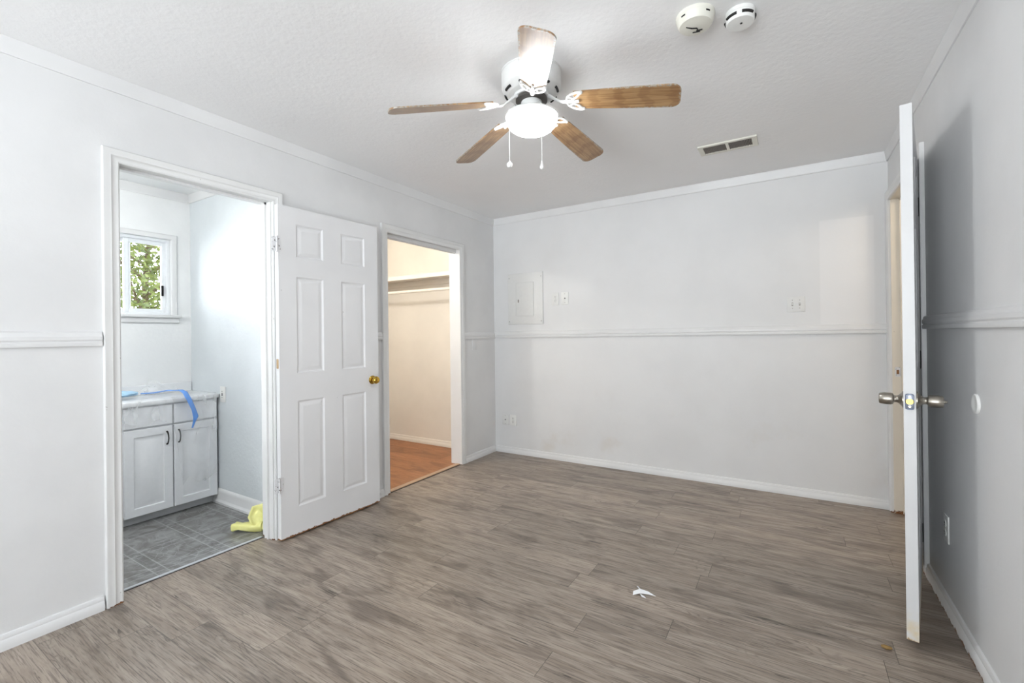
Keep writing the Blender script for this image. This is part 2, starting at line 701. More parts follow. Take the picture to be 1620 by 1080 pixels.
# ------------------------------------------------------------------ dimensions
H = 2.44          # ceiling
RW = 3.245        # right wall
FY = -6.6         # front wall, behind the camera
T = 0.11          # partition thickness
BY0, BY1, BZ = -3.145, -2.415, 2.045      # bathroom doorway in the left wall
CY0, CY1, CZ = -1.495, -0.595, 2.035      # closet doorway in the left wall
EY0, EY1, EZ = -0.905, -0.07, 2.095       # entry doorway in the right wall
BX, BRY, BFY, BH = -1.39, -2.255, -3.95, 2.36   # bathroom far wall, right wall, near wall, ceiling
KX, KY, KFY = -1.47, -0.135, -2.05        # closet far wall, right wall, left wall

# ------------------------------------------------------------------ shell
bm = nb(); box(bm, -0.09, RW + T + 1.1, FY, 0.0, -0.10, 0.0); struct('floor', bm, M['floor'])
bm = nb(); box(bm, BX - 0.1, -0.095, BFY, BRY, -0.10, 0.003); struct('floor_bathroom', bm, M['vinyl'])
bm = nb(); box(bm, KX - 0.1, -0.045, KFY, KY + 0.05, -0.10, 0.002)
box(bm, -0.095, -0.045, BRY, KFY, -0.1, -0.002)
struct('floor_closet', bm, M['closet_floor'])
bm = nb(); box(bm, -0.02, RW + 0.02, FY - 0.02, 0.02, H, H + 0.1); struct('ceiling', bm, M['ceiling'])
bm = nb(); box(bm, BX - 0.02, -T + 0.005, BFY, BRY, BH, BH + 0.18); struct('ceiling_bathroom', bm, M['bath_lightened'])
bm = nb(); box(bm, KX - 0.02, -T + 0.005, KFY, KY, H, H + 0.1); struct('ceiling_closet', bm, M['closet_wall'])

bm = nb()
for y0, y1, z0, z1 in ((FY, BY0 - 0.02, -0.1, H + 0.05), (BY0 - 0.02, BY1 + 0.02, BZ + 0.02, H + 0.05), (BY1 + 0.02, CY0 - 0.02, -0.1, H + 0.05),
                       (CY0 - 0.02, CY1 + 0.02, CZ + 0.02, H + 0.05), (CY1 + 0.02, 0.0, -0.1, H + 0.05)):
    box(bm, -T, 0.0, y0, y1, z0, z1)
struct('wall_left', bm, M['wall'])
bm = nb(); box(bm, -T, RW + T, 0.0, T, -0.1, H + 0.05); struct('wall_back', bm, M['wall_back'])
bm = nb()
for y0, y1, z0, z1 in ((FY, EY0 - 0.02, -0.1, H + 0.05), (EY0 - 0.02, EY1 + 0.02, EZ + 0.02, H + 0.05), (EY1 + 0.02, 0.0, -0.1, H + 0.05)):
    box(bm, RW, RW + T, y0, y1, z0, z1)
struct('wall_right', bm, M['wall'])
# front wall behind the camera; unseen wide opening added to light the room
bm = nb()
wins = ((0.80, 3.10),)
xs = [-T, 0.80, 3.10, RW + T]
for i in range(0, 4, 2):
    box(bm, xs[i], xs[i + 1], FY - T, FY, -0.1, H + 0.05)
for a, b in wins:
    box(bm, a, b, FY - T, FY, -0.1, 0.06)
    box(bm, a, b, FY - T, FY, 2.18, H + 0.05)
struct('wall_front', bm, M['wall'])
for k, (a, b) in enumerate(wins):
    bm = nb()
    f = 0.045
    for q in ((a, a + f, 0.06, 2.18), (b - f, b, 0.06, 2.18), (a + f, b - f, 0.06, 0.06 + f), (a + f, b - f, 2.18 - f, 2.18), ((a + b) / 2 - 0.03, (a + b) / 2 + 0.03, 0.06 + f, 2.18 - f)):
        box(bm, q[0], q[1], FY - 0.08, FY - 0.03, q[2], q[3])
    struct('window_%d' % (k + 2), bm, M['vinyl_frame'])
# bathroom walls
WY0, WY1, WZ0, WZ1 = -3.25, -2.385, 1.40, 1.985      # bathroom window opening
bm = nb()
box(bm, BX - T, BX, BFY, WY0, -0.1, BH + 0.05)
box(bm, BX - T, BX, WY1, BRY, -0.1, BH + 0.05)
box(bm, BX - T, BX, WY0, WY1, -0.1, WZ0)
box(bm, BX - T, BX, WY0, WY1, WZ1, BH + 0.05)
struct('wall_bathroom_back', bm, M['bath_lightened'])
bm = nb(); box(bm, BX - T, -T, BRY, BRY + 0.10, -0.1, BH + 0.1); struct('wall_bathroom_right', bm, M['bath_darkened'])
bm = nb(); box(bm, BX - T, -T, BFY - T, BFY, -0.1, BH + 0.1); struct('wall_bathroom_left', bm, M['bath_darkened'])
# closet walls
bm = nb(); box(bm, KX - T, KX, KFY, KY + 0.1, -0.1, H + 0.05); struct('wall_closet_back', bm, M['closet_wall'])
bm = nb(); box(bm, KX, -T, KY, KY + 0.1, -0.1, H + 0.05); struct('wall_closet_right', bm, M['closet_wall'])
bm = nb(); box(bm, KX, -T, KFY - 0.08, KFY, -0.1, H + 0.05); struct('wall_closet_left', bm, M['closet_wall'])
# hallway beyond the entry door
bm = nb()
box(bm, 4.4, 4.5, -2.2, 0.9, -0.1, H + 0.05)
box(bm, RW + T, 4.4, -2.2, -2.1, -0.1, H + 0.05)
box(bm, RW + T, 4.4, 0.0, 0.1, -0.1, H + 0.05)
struct('wall_hall', bm, M['closet_wall'])
bm = nb(); box(bm, RW + T - 0.02, 4.45, -2.2, 0.1, H, H + 0.1); struct('ceiling_hall', bm, M['ceiling'])

# ------------------------------------------------------------------ trim
BASE = [(0, 0), (0.019, 0), (0.019, 0.012), (0.017, 0.034), (0.011, 0.042), (0.011, 0.052), (0.007, 0.060), (0, 0.062)]
RAIL = [(0, 0), (0.016, 0), (0.018, 0.006), (0.018, 0.016), (0.013, 0.021), (0.018, 0.028), (0.018, 0.042), (0.013, 0.048), (0.012, 0.058), (0.006, 0.064), (0, 0.065)]
CROWN = [(0, 0), (0, -0.066), (0.007, -0.066), (0.010, -0.060), (0.012, -0.050), (0.018, -0.014), (0.020, -0.008), (0.020, 0)]
CAS = [(0, 0), (0, 0.012), (0.006, 0.016), (0.014, 0.014), (0.026, 0.015), (0.032, 0.019), (0.040, 0.017), (0.050, 0.019), (0.060, 0.019), (0.063, 0.014), (0.063, 0)]

bm = nb(); strip_profile(bm, BASE, (0, FY, 0), (0, BY0 - 0.064, 0), (1, 0, 0)); strip_profile(bm, BASE, (0, BY1 + 0.064, 0), (0, CY0 - 0.060, 0), (1, 0, 0)); strip_profile(bm, BASE, (0, CY1 + 0.064, 0), (0, 0, 0), (1, 0, 0))
struct('baseboard_left', bm, M['trim'])
bm = nb(); strip_profile(bm, BASE, (0, 0, 0), (RW, 0, 0), (0, -1, 0)); struct('baseboard_back', bm, M['trim'])
bm = nb(); strip_profile(bm, BASE, (RW, FY, 0), (RW, EY0 - 0.078, 0), (-1, 0, 0)); struct('baseboard_right', bm, M['trim_chip'])
bm = nb(); strip_profile(bm, CROWN, (0, FY, H), (0, 0, H), (1, 0, 0)); struct('trim_1', bm, M['trim'])
bm = nb(); strip_profile(bm, CROWN, (0, 0, H), (RW, 0, H), (0, -1, 0)); struct('trim_2', bm, M['trim'])
bm = nb(); strip_profile(bm, CROWN, (RW, FY, H), (RW, 0, H), (-1, 0, 0)); struct('trim_3', bm, M['trim'])
# chair rails
ZR = 1.195
bm = nb(); strip_profile(bm, RAIL, (0, FY, ZR), (0, BY0 - 0.062, ZR), (1, 0, 0)); struct('trim_4', bm, M['trim'])
bm = nb(); strip_profile(bm, RAIL, (0, BY1 + 0.062, ZR), (0, CY0 - 0.064, ZR), (1, 0, 0)); struct('trim_5', bm, M['trim'])
bm = nb(); strip_profile(bm, RAIL, (0, CY1 + 0.062, ZR - 0.008), (0, 0, ZR - 0.008), (1, 0, 0)); struct('trim_6', bm, M['trim'])
bm = nb(); strip_profile(bm, RAIL, (0, 0, ZR - 0.004), (RW, 0, ZR + 0.008), (0, -1, 0)); struct('trim_7', bm, M['trim'])
bm = nb(); strip_profile(bm, RAIL, (RW, FY, ZR + 0.036), (RW, EY0 - 0.078, ZR + 0.032), (-1, 0, 0)); struct('trim_8', bm, M['trim'])
# door casings
bm = nb(); casing(bm, CAS, 'X', 0.0, 1, BY0 + 0.006, BY1 + 0.008, BZ); struct('trim_9', bm, M['trim_chip'])
bm = nb(); casing(bm, CAS, 'X', 0.0, 1, CY0 + 0.004, CY1, CZ - 0.006, z0=0.0); struct('trim_10', bm, M['trim_chip'])
bm = nb(); casing(bm, CAS, 'X', RW, -1, EY0 - 0.012, EY1 + 0.006, EZ); struct('trim_11', bm, M['trim_chip'])
# jambs (linings)
bm = nb()
box(bm, -T - 0.004, 0.0, BY0 - 0.02, BY0, 0, BZ + 0.02); box(bm, -T - 0.004, 0.0, BY1, BY1 + 0.02, 0, BZ + 0.02); box(bm, -T - 0.004, 0.0, BY0, BY1, BZ, BZ + 0.02)
box(bm, -0.075, -0.040, BY1 - 0.012, BY1, 0, BZ); box(bm, -0.075, -0.040, BY0, BY0 + 0.012, 0, BZ); box(bm, -0.075, -0.040, BY0, BY1, BZ - 0.012, BZ)
struct('trim_12', bm, M['trim_chip'])
bm = nb()
box(bm, -T - 0.004, 0.0, CY0 - 0.02, CY0, 0, CZ + 0.02); box(bm, -T - 0.004, 0.0, CY1, CY1 + 0.02, 0, CZ + 0.02); box(bm, -T - 0.004, 0.0, CY0, CY1, CZ, CZ + 0.02)
box(bm, -0.085, -0.03, CY0, CY1, CZ - 0.03, CZ)       # sliding door track box
box(bm, -0.05, -0.045, CY0, CY1, CZ - 0.036, CZ - 0.03)
struct('trim_13', bm, M['trim'])
bm = nb()
box(bm, RW, RW + T + 0.004, EY0 - 0.02, EY0, 0, EZ + 0.02); box(bm, RW, RW + T + 0.004, EY1, EY1 + 0.02, 0, EZ + 0.02); box(bm, RW, RW + T + 0.004, EY0, EY1, EZ, EZ + 0.02)
box(bm, RW + 0.045, RW + 0.08, EY1 - 0.012, EY1, 0, EZ); box(bm, RW + 0.045, RW + 0.08, EY0, EY0 + 0.012, 0, EZ); box(bm, RW + 0.045, RW + 0.08, EY0, EY1, EZ - 0.012, EZ)
struct('trim_14', bm, M['cream'])
# bathroom trims
BB = [(0, 0), (0.026, 0), (0.026, 0.014), (0.016, 0.026), (0.014, 0.030), (0.014, 0.078), (0.010, 0.092), (0.004, 0.102), (0, 0.104)]
bm = nb(); strip_profile(bm, BB, (BX + 0.36, BRY, 0.003), (-T, BRY, 0.003), (0, -1, 0)); struct('baseboard_bathroom', bm, M['trim'])
bm = nb(); strip_profile(bm, CROWN, (BX, BRY, BH), (-T, BRY, BH), (0, -1, 0)); strip_profile(bm, CROWN, (BX, BFY, BH), (BX, BRY, BH), (1, 0, 0)); struct('trim_15', bm, M['trim'])
# closet baseboard
bm = nb(); strip_profile(bm, BASE, (KX, KY, 0.002), (-T, KY, 0.002), (0, -1, 0)); strip_profile(bm, BASE, (KX, KFY, 0.002), (KX, KY, 0.002), (1, 0, 0)); struct('baseboard_closet', bm, M['closet_wall'])
# thresholds
bm = nb(); box(bm, -0.115, -0.098, BY0 + 0.002, BY1 - 0.013, 0.0, 0.006, 0.002); struct('trim_16', bm, plain('pale_threshold', srgb(196, 200, 206), 0.35))
bm = nb(); box(bm, -0.0975, -0.0895, BY0 + 0.002, BY1 - 0.013, -0.02, 0.0012); struct('trim_17', bm, M['dark'])
bm = nb(); box(bm, -0.052, -0.006, CY0 + 0.002, CY1 - 0.002, 0.0, 0.009, 0.004, 2); struct('trim_18', bm, M['strip'])
bm = nb(); box(bm, -0.006, 0.003, CY0 + 0.002, CY1 - 0.002, -0.02, 0.0012); struct('trim_19', bm, M['dark'])


# ------------------------------------------------------------------ six panel doors
def door_slab(W, Ht, th, cols, rows):
    """slab in local space: u along +Y from 0 to W, z 0..Ht, thickness along X from -th to 0; raised panels on both faces"""
    bm = nb()
    us = sorted({0.0, W, *[c for p in cols for c in p]})
    zs = sorted({0.0, Ht, *[c for p in rows for c in p]})
    for face, x, s in ((0, 0.0, -1), (1, -th, 1)):
        for i in range(len(us) - 1):
            for j in range(len(zs) - 1):
                a, b, c, d = us[i], us[i + 1], zs[j], zs[j + 1]
                if (a, b) in cols and (c, d) in rows:
                    rings = []
                    for ins, dep in ((0, 0), (0.009, 0.007), (0.016, 0.008), (0.036, 0.0025), (0.040, 0.0025)):
                        rings.append([bm.verts.new((x + s * dep, p, q)) for p, q in ((a + ins, c + ins), (b - ins, c + ins), (b - ins, d - ins), (a + ins, d - ins))])
                    for r0, r1 in zip(rings, rings[1:]):
                        for k in range(4):
                            bm.faces.new((r0[k], r0[(k + 1) % 4], r1[(k + 1) % 4], r1[k]))
                    bm.faces.new(rings[-1])
                else:
                    bm.faces.new([bm.verts.new((x, p, q)) for p, q in ((a, c), (b, c), (b, d), (a, d))])
    for i in range(len(us) - 1):
        for z in (0.0, Ht):
            bm.faces.new([bm.verts.new(p) for p in ((0, us[i], z), (0, us[i + 1], z), (-th, us[i + 1], z), (-th, us[i], z))])
    for j in range(len(zs) - 1):
        for u in (0.0, W):
            bm.faces.new([bm.verts.new(p) for p in ((0, u, zs[j]), (0, u, zs[j + 1]), (-th, u, zs[j + 1]), (-th, u, zs[j]))])
    bmesh.ops.remove_doubles(bm, verts=bm.verts, dist=1e-5)
    return bm


def knob(bm_rose, bm_knob, y, z, x, s, style):
    """rose and knob along local X, s = outward sign"""
    if style == 'ball':
        lathe(bm_rose, [(0.0, 0), (0.030, 0), (0.031, s * 0.004), (0.024, s * 0.009), (0.013, s * 0.012), (0.012, s * 0.022)], (x, y, z), 28, 'X')
        lathe(bm_knob, [(0.012, s * 0.020), (0.020, s * 0.024), (0.0265, s * 0.033), (0.0275, s * 0.042), (0.024, s * 0.052), (0.020, s * 0.056), (0.008, s * 0.0575), (0.006, s * 0.054), (0.0, s * 0.054)], (x, y, z), 28, 'X')
    else:
        lathe(bm_rose, [(0.0, 0), (0.033, 0), (0.033, s * 0.004), (0.026, s * 0.008), (0.017, s * 0.016), (0.0135, s * 0.022), (0.0135, s * 0.030)], (x, y, z), 28, 'X')
        lathe(bm_knob, [(0.0135, s * 0.028), (0.015, s * 0.031), (0.0215, s * 0.034), (0.0235, s * 0.040), (0.0235, s * 0.060), (0.0215, s * 0.074), (0.019, s * 0.077), (0.0, s * 0.077)], (x, y, z), 28, 'X')


# bathroom door, swung open against the left wall
ang = math.atan2(-0.016, 0.745)
D1 = thing('door_1', 'white six-panel door with brass knob, swung open against the wall between doorways', 'door', (0.074, -2.411, 0.016), (0, 0, ang), kind='structure')
DW, DH = 0.745, 2.005
cols = [(0.113, 0.300), (0.435, 0.630)]
rows = [(0.165, 0.815), (0.985, 1.580), (1.700, 1.905)]
obj('door_panel', door_slab(DW, DH, 0.035, cols, rows), M['door'], D1, smooth=20)
bmr, bmk = nb(), nb()
knob(bmr, bmk, DW - 0.058, 0.893, 0.0, 1, 'ball')
k1 = obj('door_knob', bmk, M['brass'], D1)
obj('knob_rose', bmr, M['brass'], k1)
for z in (1.765, 0.325):
    bm = nb()
    tube(bm, [(0.004, -0.010, z - 0.046), (0.004, -0.010, z + 0.046)], 0.0055, 12)
    for q in (-0.046, -0.028, -0.01, 0.01, 0.028, 0.046):
        lathe(bm, [(0.0, q - 0.0015), (0.0066, q - 0.0015), (0.0066, q + 0.0015), (0.0, q + 0.0015)], (0.004, -0.010, z), 12)
    box(bm, -0.001, 0.002, -0.010, 0.016, z - 0.044, z + 0.044, 0.001)
    box(bm, -0.006, -0.003, -0.036, -0.010, z - 0.044, z + 0.044, 0.001)
    o = obj('hinge', bm, M['hinge'], D1)
bm = nb(); box(bm, -0.026, -0.009, -0.0008, 0.001, 1.020, 1.078, 0.004, 2); obj('latch_mortise', bm, plain('raw_wood_mortise', srgb(190, 160, 120), 0.7), D1)
bm = nb()
for i in range(26):
    y0 = i * DW / 26
    box(bm, -0.034, -0.0012, y0, y0 + DW / 26, -0.004 - 0.006 * random.random(), 0.001)
obj('bottom_edge', bm, M['bare_wood'], D1, smooth=0)

# entry door, standing open close to the right wall
hx, hy, tx, ty = 3.2265, -0.945, 3.0705, -1.725
DL = math.hypot(tx - hx, ty - hy)
# local +Y runs from tip (0) to hinge (DL); local X=0 is the face towards the wall, slab extends to -X (room side)
ang2 = math.atan2(-(hx - tx), (hy - ty))
D2 = thing('door_2', 'white six-panel entry door seen edge-on, open beside the right wall', 'door', (tx, ty, 0.042), (0, 0, ang2), kind='structure')
DH2 = 2.040
cols2 = [(0.115, 0.335), (0.455, 0.680)]
rows2 = [(0.24, 0.82), (1.02, 1.62), (1.74, 1.93)]
obj('door_panel', door_slab(DL, DH2, 0.036, cols2, rows2), M['door_edge'], D2, smooth=20)
for s, x in ((1, 0.0), (-1, -0.036)):
    bmr, bmk = nb(), nb()
    knob(bmr, bmk, 0.062, 0.908, x, s, 'tulip')
    if s == 1:
        lathe(bmk, [(0.0, 0.075), (0.006, 0.076), (0.006, 0.080), (0.0025, 0.087), (0.0, 0.087)], (x, 0.062, 0.908), 12, 'X')
    kk = obj('door_knob', bmk, M['steel'], D2)
    obj('knob_rose', bmr, M['steel'], kk)
bm = nb(); box(bm, -0.031, -0.005, -0.0022, 0.001, 0.878, 0.938, 0.006, 2); lp = obj('latch_plate', bm, plain('zinc_plate', srgb(150, 156, 170), 0.35, 0.9), D2)
bm = nb(); lathe(bm, [(0.0, -0.003), (0.011, -0.003), (0.0115, -0.001), (0.0115, 0.002)], (-0.018, 0, 0.908), 20, 'Y'); obj('latch_bolt', bm, M['brass'], lp)
for z in (0.889, 0.927):
    bm = nb(); lathe(bm, [(0.0, -0.0034), (0.0042, -0.0034), (0.005, -0.002), (0.005, 0.001)], (-0.018, 0, z), 14, 'Y'); obj('screw', bm, M['steel'], lp)
for z in (1.80, 1.03, 0.16):
    bm = nb()
    tube(bm, [(0.006, DL + 0.008, z - 0.05), (0.006, DL + 0.008, z + 0.05)], 0.0062, 12)
    box(bm, -0.001, 0.0025, DL - 0.02, DL + 0.008, z - 0.046, z + 0.046, 0.001)
    box(bm, 0.003, 0.010, DL + 0.008, DL + 0.022, z - 0.046, z + 0.046, 0.001)
    obj('hinge', bm, M['black_metal'], D2)
# strike plate on the entry jamb
sp_ = thing('strike_plate', 'chipped metal strike plate on the cream jamb behind the entry door', 'strike plate', (RW + 0.028, EY1, 0.944))
bm = nb(); box(bm, -0.014, 0.014, -0.002, 0.0, -0.032, 0.032, 0.003, 2); obj('plate', bm, M['hinge'], sp_)
bm = nb(); box(bm, -0.007, 0.006, -0.0026, -0.0015, -0.014, 0.014); obj('latch_hole', bm, M['bare_wood'], sp_)

# ------------------------------------------------------------------ bathroom window
W1 = thing('window_1', 'small white sliding window with leafy tree behind it', 'window', (BX, (WY0 + WY1) / 2, WZ0), kind='structure')


def frame_boxes(bm, x0, x1, y0, y1, z0, z1, w, bev=0.003):
    box(bm, x0, x1, y0, y0 + w, z0, z1, bev); box(bm, x0, x1, y1 - w, y1, z0, z1, bev)
    box(bm, x0, x1, y0 + w - 0.002, y1 - w + 0.002, z0, z0 + w, bev); box(bm, x0, x1, y0 + w - 0.002, y1 - w + 0.002, z1 - w, z1, bev)


bm = nb(); frame_boxes(bm, BX - 0.10, BX - 0.02, WY0, WY1, WZ0, WZ1, 0.022); obj('window_frame', bm, M['vinyl_frame'], W1, True)
bm = nb()
CAS2 = [(0, 0), (0, 0.010), (0.006, 0.014), (0.030, 0.014), (0.036, 0.008), (0.036, 0)]
st = []
for w, d in CAS2:
    st.append([bm.verts.new((BX + d, s, z)) for s, z in ((WY0 - w, WZ0 - w), (WY0 - w, WZ1 + w), (WY1 + w, WZ1 + w), (WY1 + w, WZ0 - w))])
for i in range(len(CAS2)):
    j = (i + 1) % len(CAS2)
    for s in range(4):
        q = (s + 1) % 4
        bm.faces.new((st[i][s], st[j][s], st[j][q], st[i][q]))
obj('window_casing', bm, M['trim'], W1, True)
bm = nb(); box(bm, BX - 0.03, BX + 0.040, WY0 - 0.06, WY1 + 0.055, WZ0 - 0.016, WZ0 + 0.004, 0.004, 2); box(bm, BX + 0.0005, BX + 0.016, WY0 - 0.045, WY1 + 0.045, WZ0 - 0.055, WZ0 - 0.014, 0.003); obj('window_sill', bm, M['trim'], W1, True)
for y0, y1, xo in ((-2.665, WY1 - 0.018, BX - 0.055), (-3.23, -2.615, BX - 0.085)):
    bm = nb(); frame_boxes(bm, xo - 0.014, xo + 0.014, y0, y1, WZ0 + 0.02, WZ1 - 0.02, 0.030); sh = obj('window_sash', bm, M['vinyl_frame'], W1, True)
    bm = nb(); box(bm, xo - 0.002, xo + 0.002, y0 + 0.03, y1 - 0.03, WZ0 + 0.05, WZ1 - 0.05)
    bmesh.ops.translate(bm, verts=bm.verts, vec=-Vector(W1.location)); obj('pane', bm, M['glass'], sh)
bm = nb(); box(bm, BX - 0.038, BX - 0.026, WY1 - 0.056, WY1 - 0.040, 1.55, 1.63, 0.004, 2); obj('sash_latch', bm, M['black_metal'], W1, True)

# tree outside the window
TR = thing('tree', 'leafy green tree growing outside the small bathroom window', 'tree', (-3.7, -1.75, -0.3))
bm = nb()
rnd = random.Random(3)
for i in range(9000):
    while True:
        p = Vector((rnd.uniform(-1, 1), rnd.uniform(-1, 1), rnd.uniform(-1, 1)))
        if 0.12 < p.length < 1:
            break
    c = Vector((p.x * 0.8, p.y * 1.0, 2.25 + p.z * 1.05))
    cl_ = noise.noise(c * 2.3)
    if cl_ < -0.20:
        continue
    L_ = rnd.uniform(0.045, 0.085)
    q = Vector((rnd.gauss(0, 1), rnd.gauss(0, 1), rnd.gauss(-0.3, 0.7))).normalized()
    s = q.cross(Vector((rnd.gauss(0, 1), rnd.gauss(0, 1), rnd.gauss(0, 1)))).normalized()
    nn = q.cross(s)
    pts = [c, c + q * L_ * 0.35 + s * L_ * 0.24 + nn * 0.004, c + q * L_ * 0.75 + s * L_ * 0.15, c + q * L_ - nn * 0.006, c + q * L_ * 0.75 - s * L_ * 0.15, c + q * L_ * 0.35 - s * L_ * 0.24 + nn * 0.004]
    bm.faces.new([bm.verts.new(v) for v in pts])
fo = obj('foliage', bm, M['leaf'], TR, smooth=0)
fo['kind'] = 'stuff'
bm = nb()
tube(bm, [(0, 0, 0), (0.02, 0.02, 0.7), (-0.03, 0.03, 1.4), (0.02, 0, 2.2), (0.05, 0.05, 2.9)], [0.07, 0.06, 0.045, 0.03, 0.012], 10)
for k in range(16):
    a = k * 2.4
    z0 = 1.3 + k * 0.09
    d = Vector((math.cos(a), math.sin(a), 0.55))
    b0 = Vector((0, 0.02, z0))
    tube(bm, [b0, b0 + d * 0.35, b0 + d * 0.62 + Vector((0, 0, 0.08)), b0 + d * 0.8 + Vector((0.02, 0, 0.05))], [0.018, 0.012, 0.007, 0.003], 6)
obj('trunk', bm, M['bark'], TR)
bm = nb(); box(bm, -9, BX - T, -7, 4, -0.4, -0.3); struct('ground', bm, M['ground'])

# ------------------------------------------------------------------ vanity
VX, VY0, VY1 = -0.985, -2.865, -2.272
VA = thing('vanity_cabinet', 'white bathroom vanity with two raised-panel doors under plastic sheeting', 'vanity', (-1.19, (VY0 + VY1) / 2, 0.003))
bm = nb(); box(bm, BX + 0.004, VX, VY0, VY1, 0.075, 0.782); box(bm, BX + 0.004, VX - 0.05, VY0 + 0.01, VY1 - 0.006, 0.004, 0.076); obj('body', bm, M['cabinet'], VA, True)
bm = nb(); box(bm, VX - 0.05, VX - 0.042, VY0 + 0.01, VY1 - 0.001, 0.005, 0.072, 0.001); obj('toe_kick', bm, M['toe'], VA, True)


def cab_door(y0, y1, z0, z1, panel=True):
    bm = nb()
    x0, x1 = VX + 0.001, VX + 0.019
    rings = []
    spec = ((0, 0.0), (0.0, 0.016), (0.003, 0.018), (0.050, 0.018), (0.054, 0.009), (0.062, 0.009), (0.090, 0.018)) if panel else ((0, 0.0), (0.0, 0.015), (0.004, 0.018))
    for ins, d in spec:
        rings.append([bm.verts.new((x0 + d, p, q)) for p, q in ((y0 + ins, z0 + ins), (y1 - ins, z0 + ins), (y1 - ins, z1 - ins), (y0 + ins, z1 - ins))])
    for r0, r1 in zip(rings, rings[1:]):
        for k in range(4):
            bm.faces.new((r0[k], r0[(k + 1) % 4], r1[(k + 1) % 4], r1[k]))
    bm.faces.new(rings[-1])
    bm.faces.new(list(reversed(rings[0])))
    return bm


YM = -2.549
for y0, y1, py in ((-2.822, YM - 0.004, YM - 0.038), (YM + 0.004, VY1 + 0.001, YM + 0.032)):
    d = obj('cabinet_door', cab_door(y0, y1, 0.066, 0.630), M['cabinet'], VA, True, smooth=20)
    bm = nb()
    tube(bm, [(VX + 0.019, py, 0.505), (VX + 0.032, py, 0.511), (VX + 0.042, py, 0.530), (VX + 0.045, py, 0.548), (VX + 0.042, py, 0.566), (VX + 0.032, py, 0.585), (VX + 0.019, py, 0.591)], [0.0062, 0.0048, 0.004, 0.004, 0.004, 0.0048, 0.0062], 8)
    bmesh.ops.translate(bm, verts=bm.verts, vec=-Vector(VA.location))
    obj('pull_handle', bm, M['bronze'], d)
    obj('drawer_front', cab_door(y0, y1, 0.640, 0.774, False), M['cabinet'], VA, True, smooth=20)
bm = nb(); box(bm, BX + 0.002, VX + 0.035, VY0 - 0.012, VY1 + 0.012, 0.783, 0.812, 0.006, 2)
box(bm, BX + 0.002, BX + 0.016, VY0 - 0.012, VY1 + 0.012, 0.811, 0.885, 0.004)
obj('countertop', bm, M['counter'], VA, True)

# ------------------------------------------------------------------ plastic sheet on the vanity
bm = nb()
NU, NV = 70, 84
xb, xf = BX + 0.05, VX + 0.043
lenT = xf - xb
grid = []
for i in range(NU + 1):
    u = i / NU
    y = -2.885 + u * (0.598)
    drop = 0.15 + 0.05 * noise.noise(Vector((y * 9, 0.3, 0)))
    k = min(1, max(0, (y + 2.56) / 0.05))
    drop = drop * (1 - k) + k * (0.60 + 0.06 * noise.noise(Vector((y * 14, 2.0, 0))))
    k2 = min(1, max(0, (y + 2.43) / 0.06))
    drop = drop * (1 - k2) + k2 * (0.60 + 0.05 * noise.noise(Vector((y * 12, 5.0, 0))))
    rowv = []
    for j in range(NV + 1):
        s = (lenT + drop) * j / NV
        n1 = noise.noise(Vector((y * 13, s * 5, 1.7)))
        n2 = noise.noise(Vector((y * 26, s * 13, 4.1)))
        if s < lenT:
            x = xb + s
            z = 0.8165 + abs(n1) * 0.012 + abs(n2) * 0.008
            # crumpled heap at the back
            hp = math.exp(-((x + 1.27) / 0.085) ** 2 - ((y + 2.56) / 0.085) ** 2)
            z += hp * (0.085 + 0.06 * n1 + 0.03 * n2)
            hp2 = math.exp(-((x + 1.16) / 0.06) ** 2 - ((y + 2.46) / 0.10) ** 2)
            z += hp2 * (0.03 + 0.02 * n2)
        else:
            dz = s - lenT
            x = xf + 0.004 + abs(n1) * 0.022 * min(1, dz / 0.06) + abs(n2) * 0.008
            z = 0.8165 - dz
        rowv.append(bm.verts.new((x, y + n1 * 0.006, z)))
    grid.append(rowv)
for i in range(NU):
    for j in range(NV):
        bm.faces.new((grid[i][j], grid[i + 1][j], grid[i + 1][j + 1], grid[i][j + 1]))
tag(obj('plastic_sheet', bm, M['film'], smooth=60), 'crumpled clear plastic sheet draped over the vanity top and hanging down its doors', 'plastic sheet')

# blue strip lying over the sheet and falling over the front edge
path = [(-1.19, -2.655, 0.842), (-1.13, -2.60, 0.846), (-1.10, -2.53, 0.856), (-1.04, -2.50, 0.858), (-0.97, -2.50, 0.862), (-0.925, -2.495, 0.848), (-0.905, -2.478, 0.80), (-0.895, -2.455, 0.73), (-0.893, -2.440, 0.675), (-0.895, -2.452, 0.64), (-0.896, -2.462, 0.60)]
wid = [0.006, 0.016, 0.022, 0.020, 0.014, 0.018, 0.020, 0.016, 0.019, 0.009, 0.004]
bm = nb()
tube(bm, path, [(w, 0.004) for w in wid], 12)
for v in bm.verts:
    v.co += Vector((0.3, 0.5, 0.6)) * 0.008 * noise.noise(v.co * 45)
tag(obj('plastic_strip', bm, M['blue_film'], smooth=60), 'bright blue plastic strip draped over the front edge of the vanity top', 'plastic strip')
# light blue bundle at the left
bm = nb()
bmesh.ops.create_icosphere(bm, subdivisions=4, radius=1.0)
for v in bm.verts:
    p = v.co.copy()
    r = 1 + 0.22 * noise.noise(p * 2.2) + 0.10 * noise.noise(p * 5.5)
    v.co = Vector((-1.20 + p.x * 0.07 * r, -2.745 + p.y * 0.075 * r, 0.850 + p.z * 0.020 * r))
tag(obj('cloth', bm, M['light_blue'], smooth=60), 'pale blue folded cloth on the vanity top beside the plastic sheet heap', 'cloth')

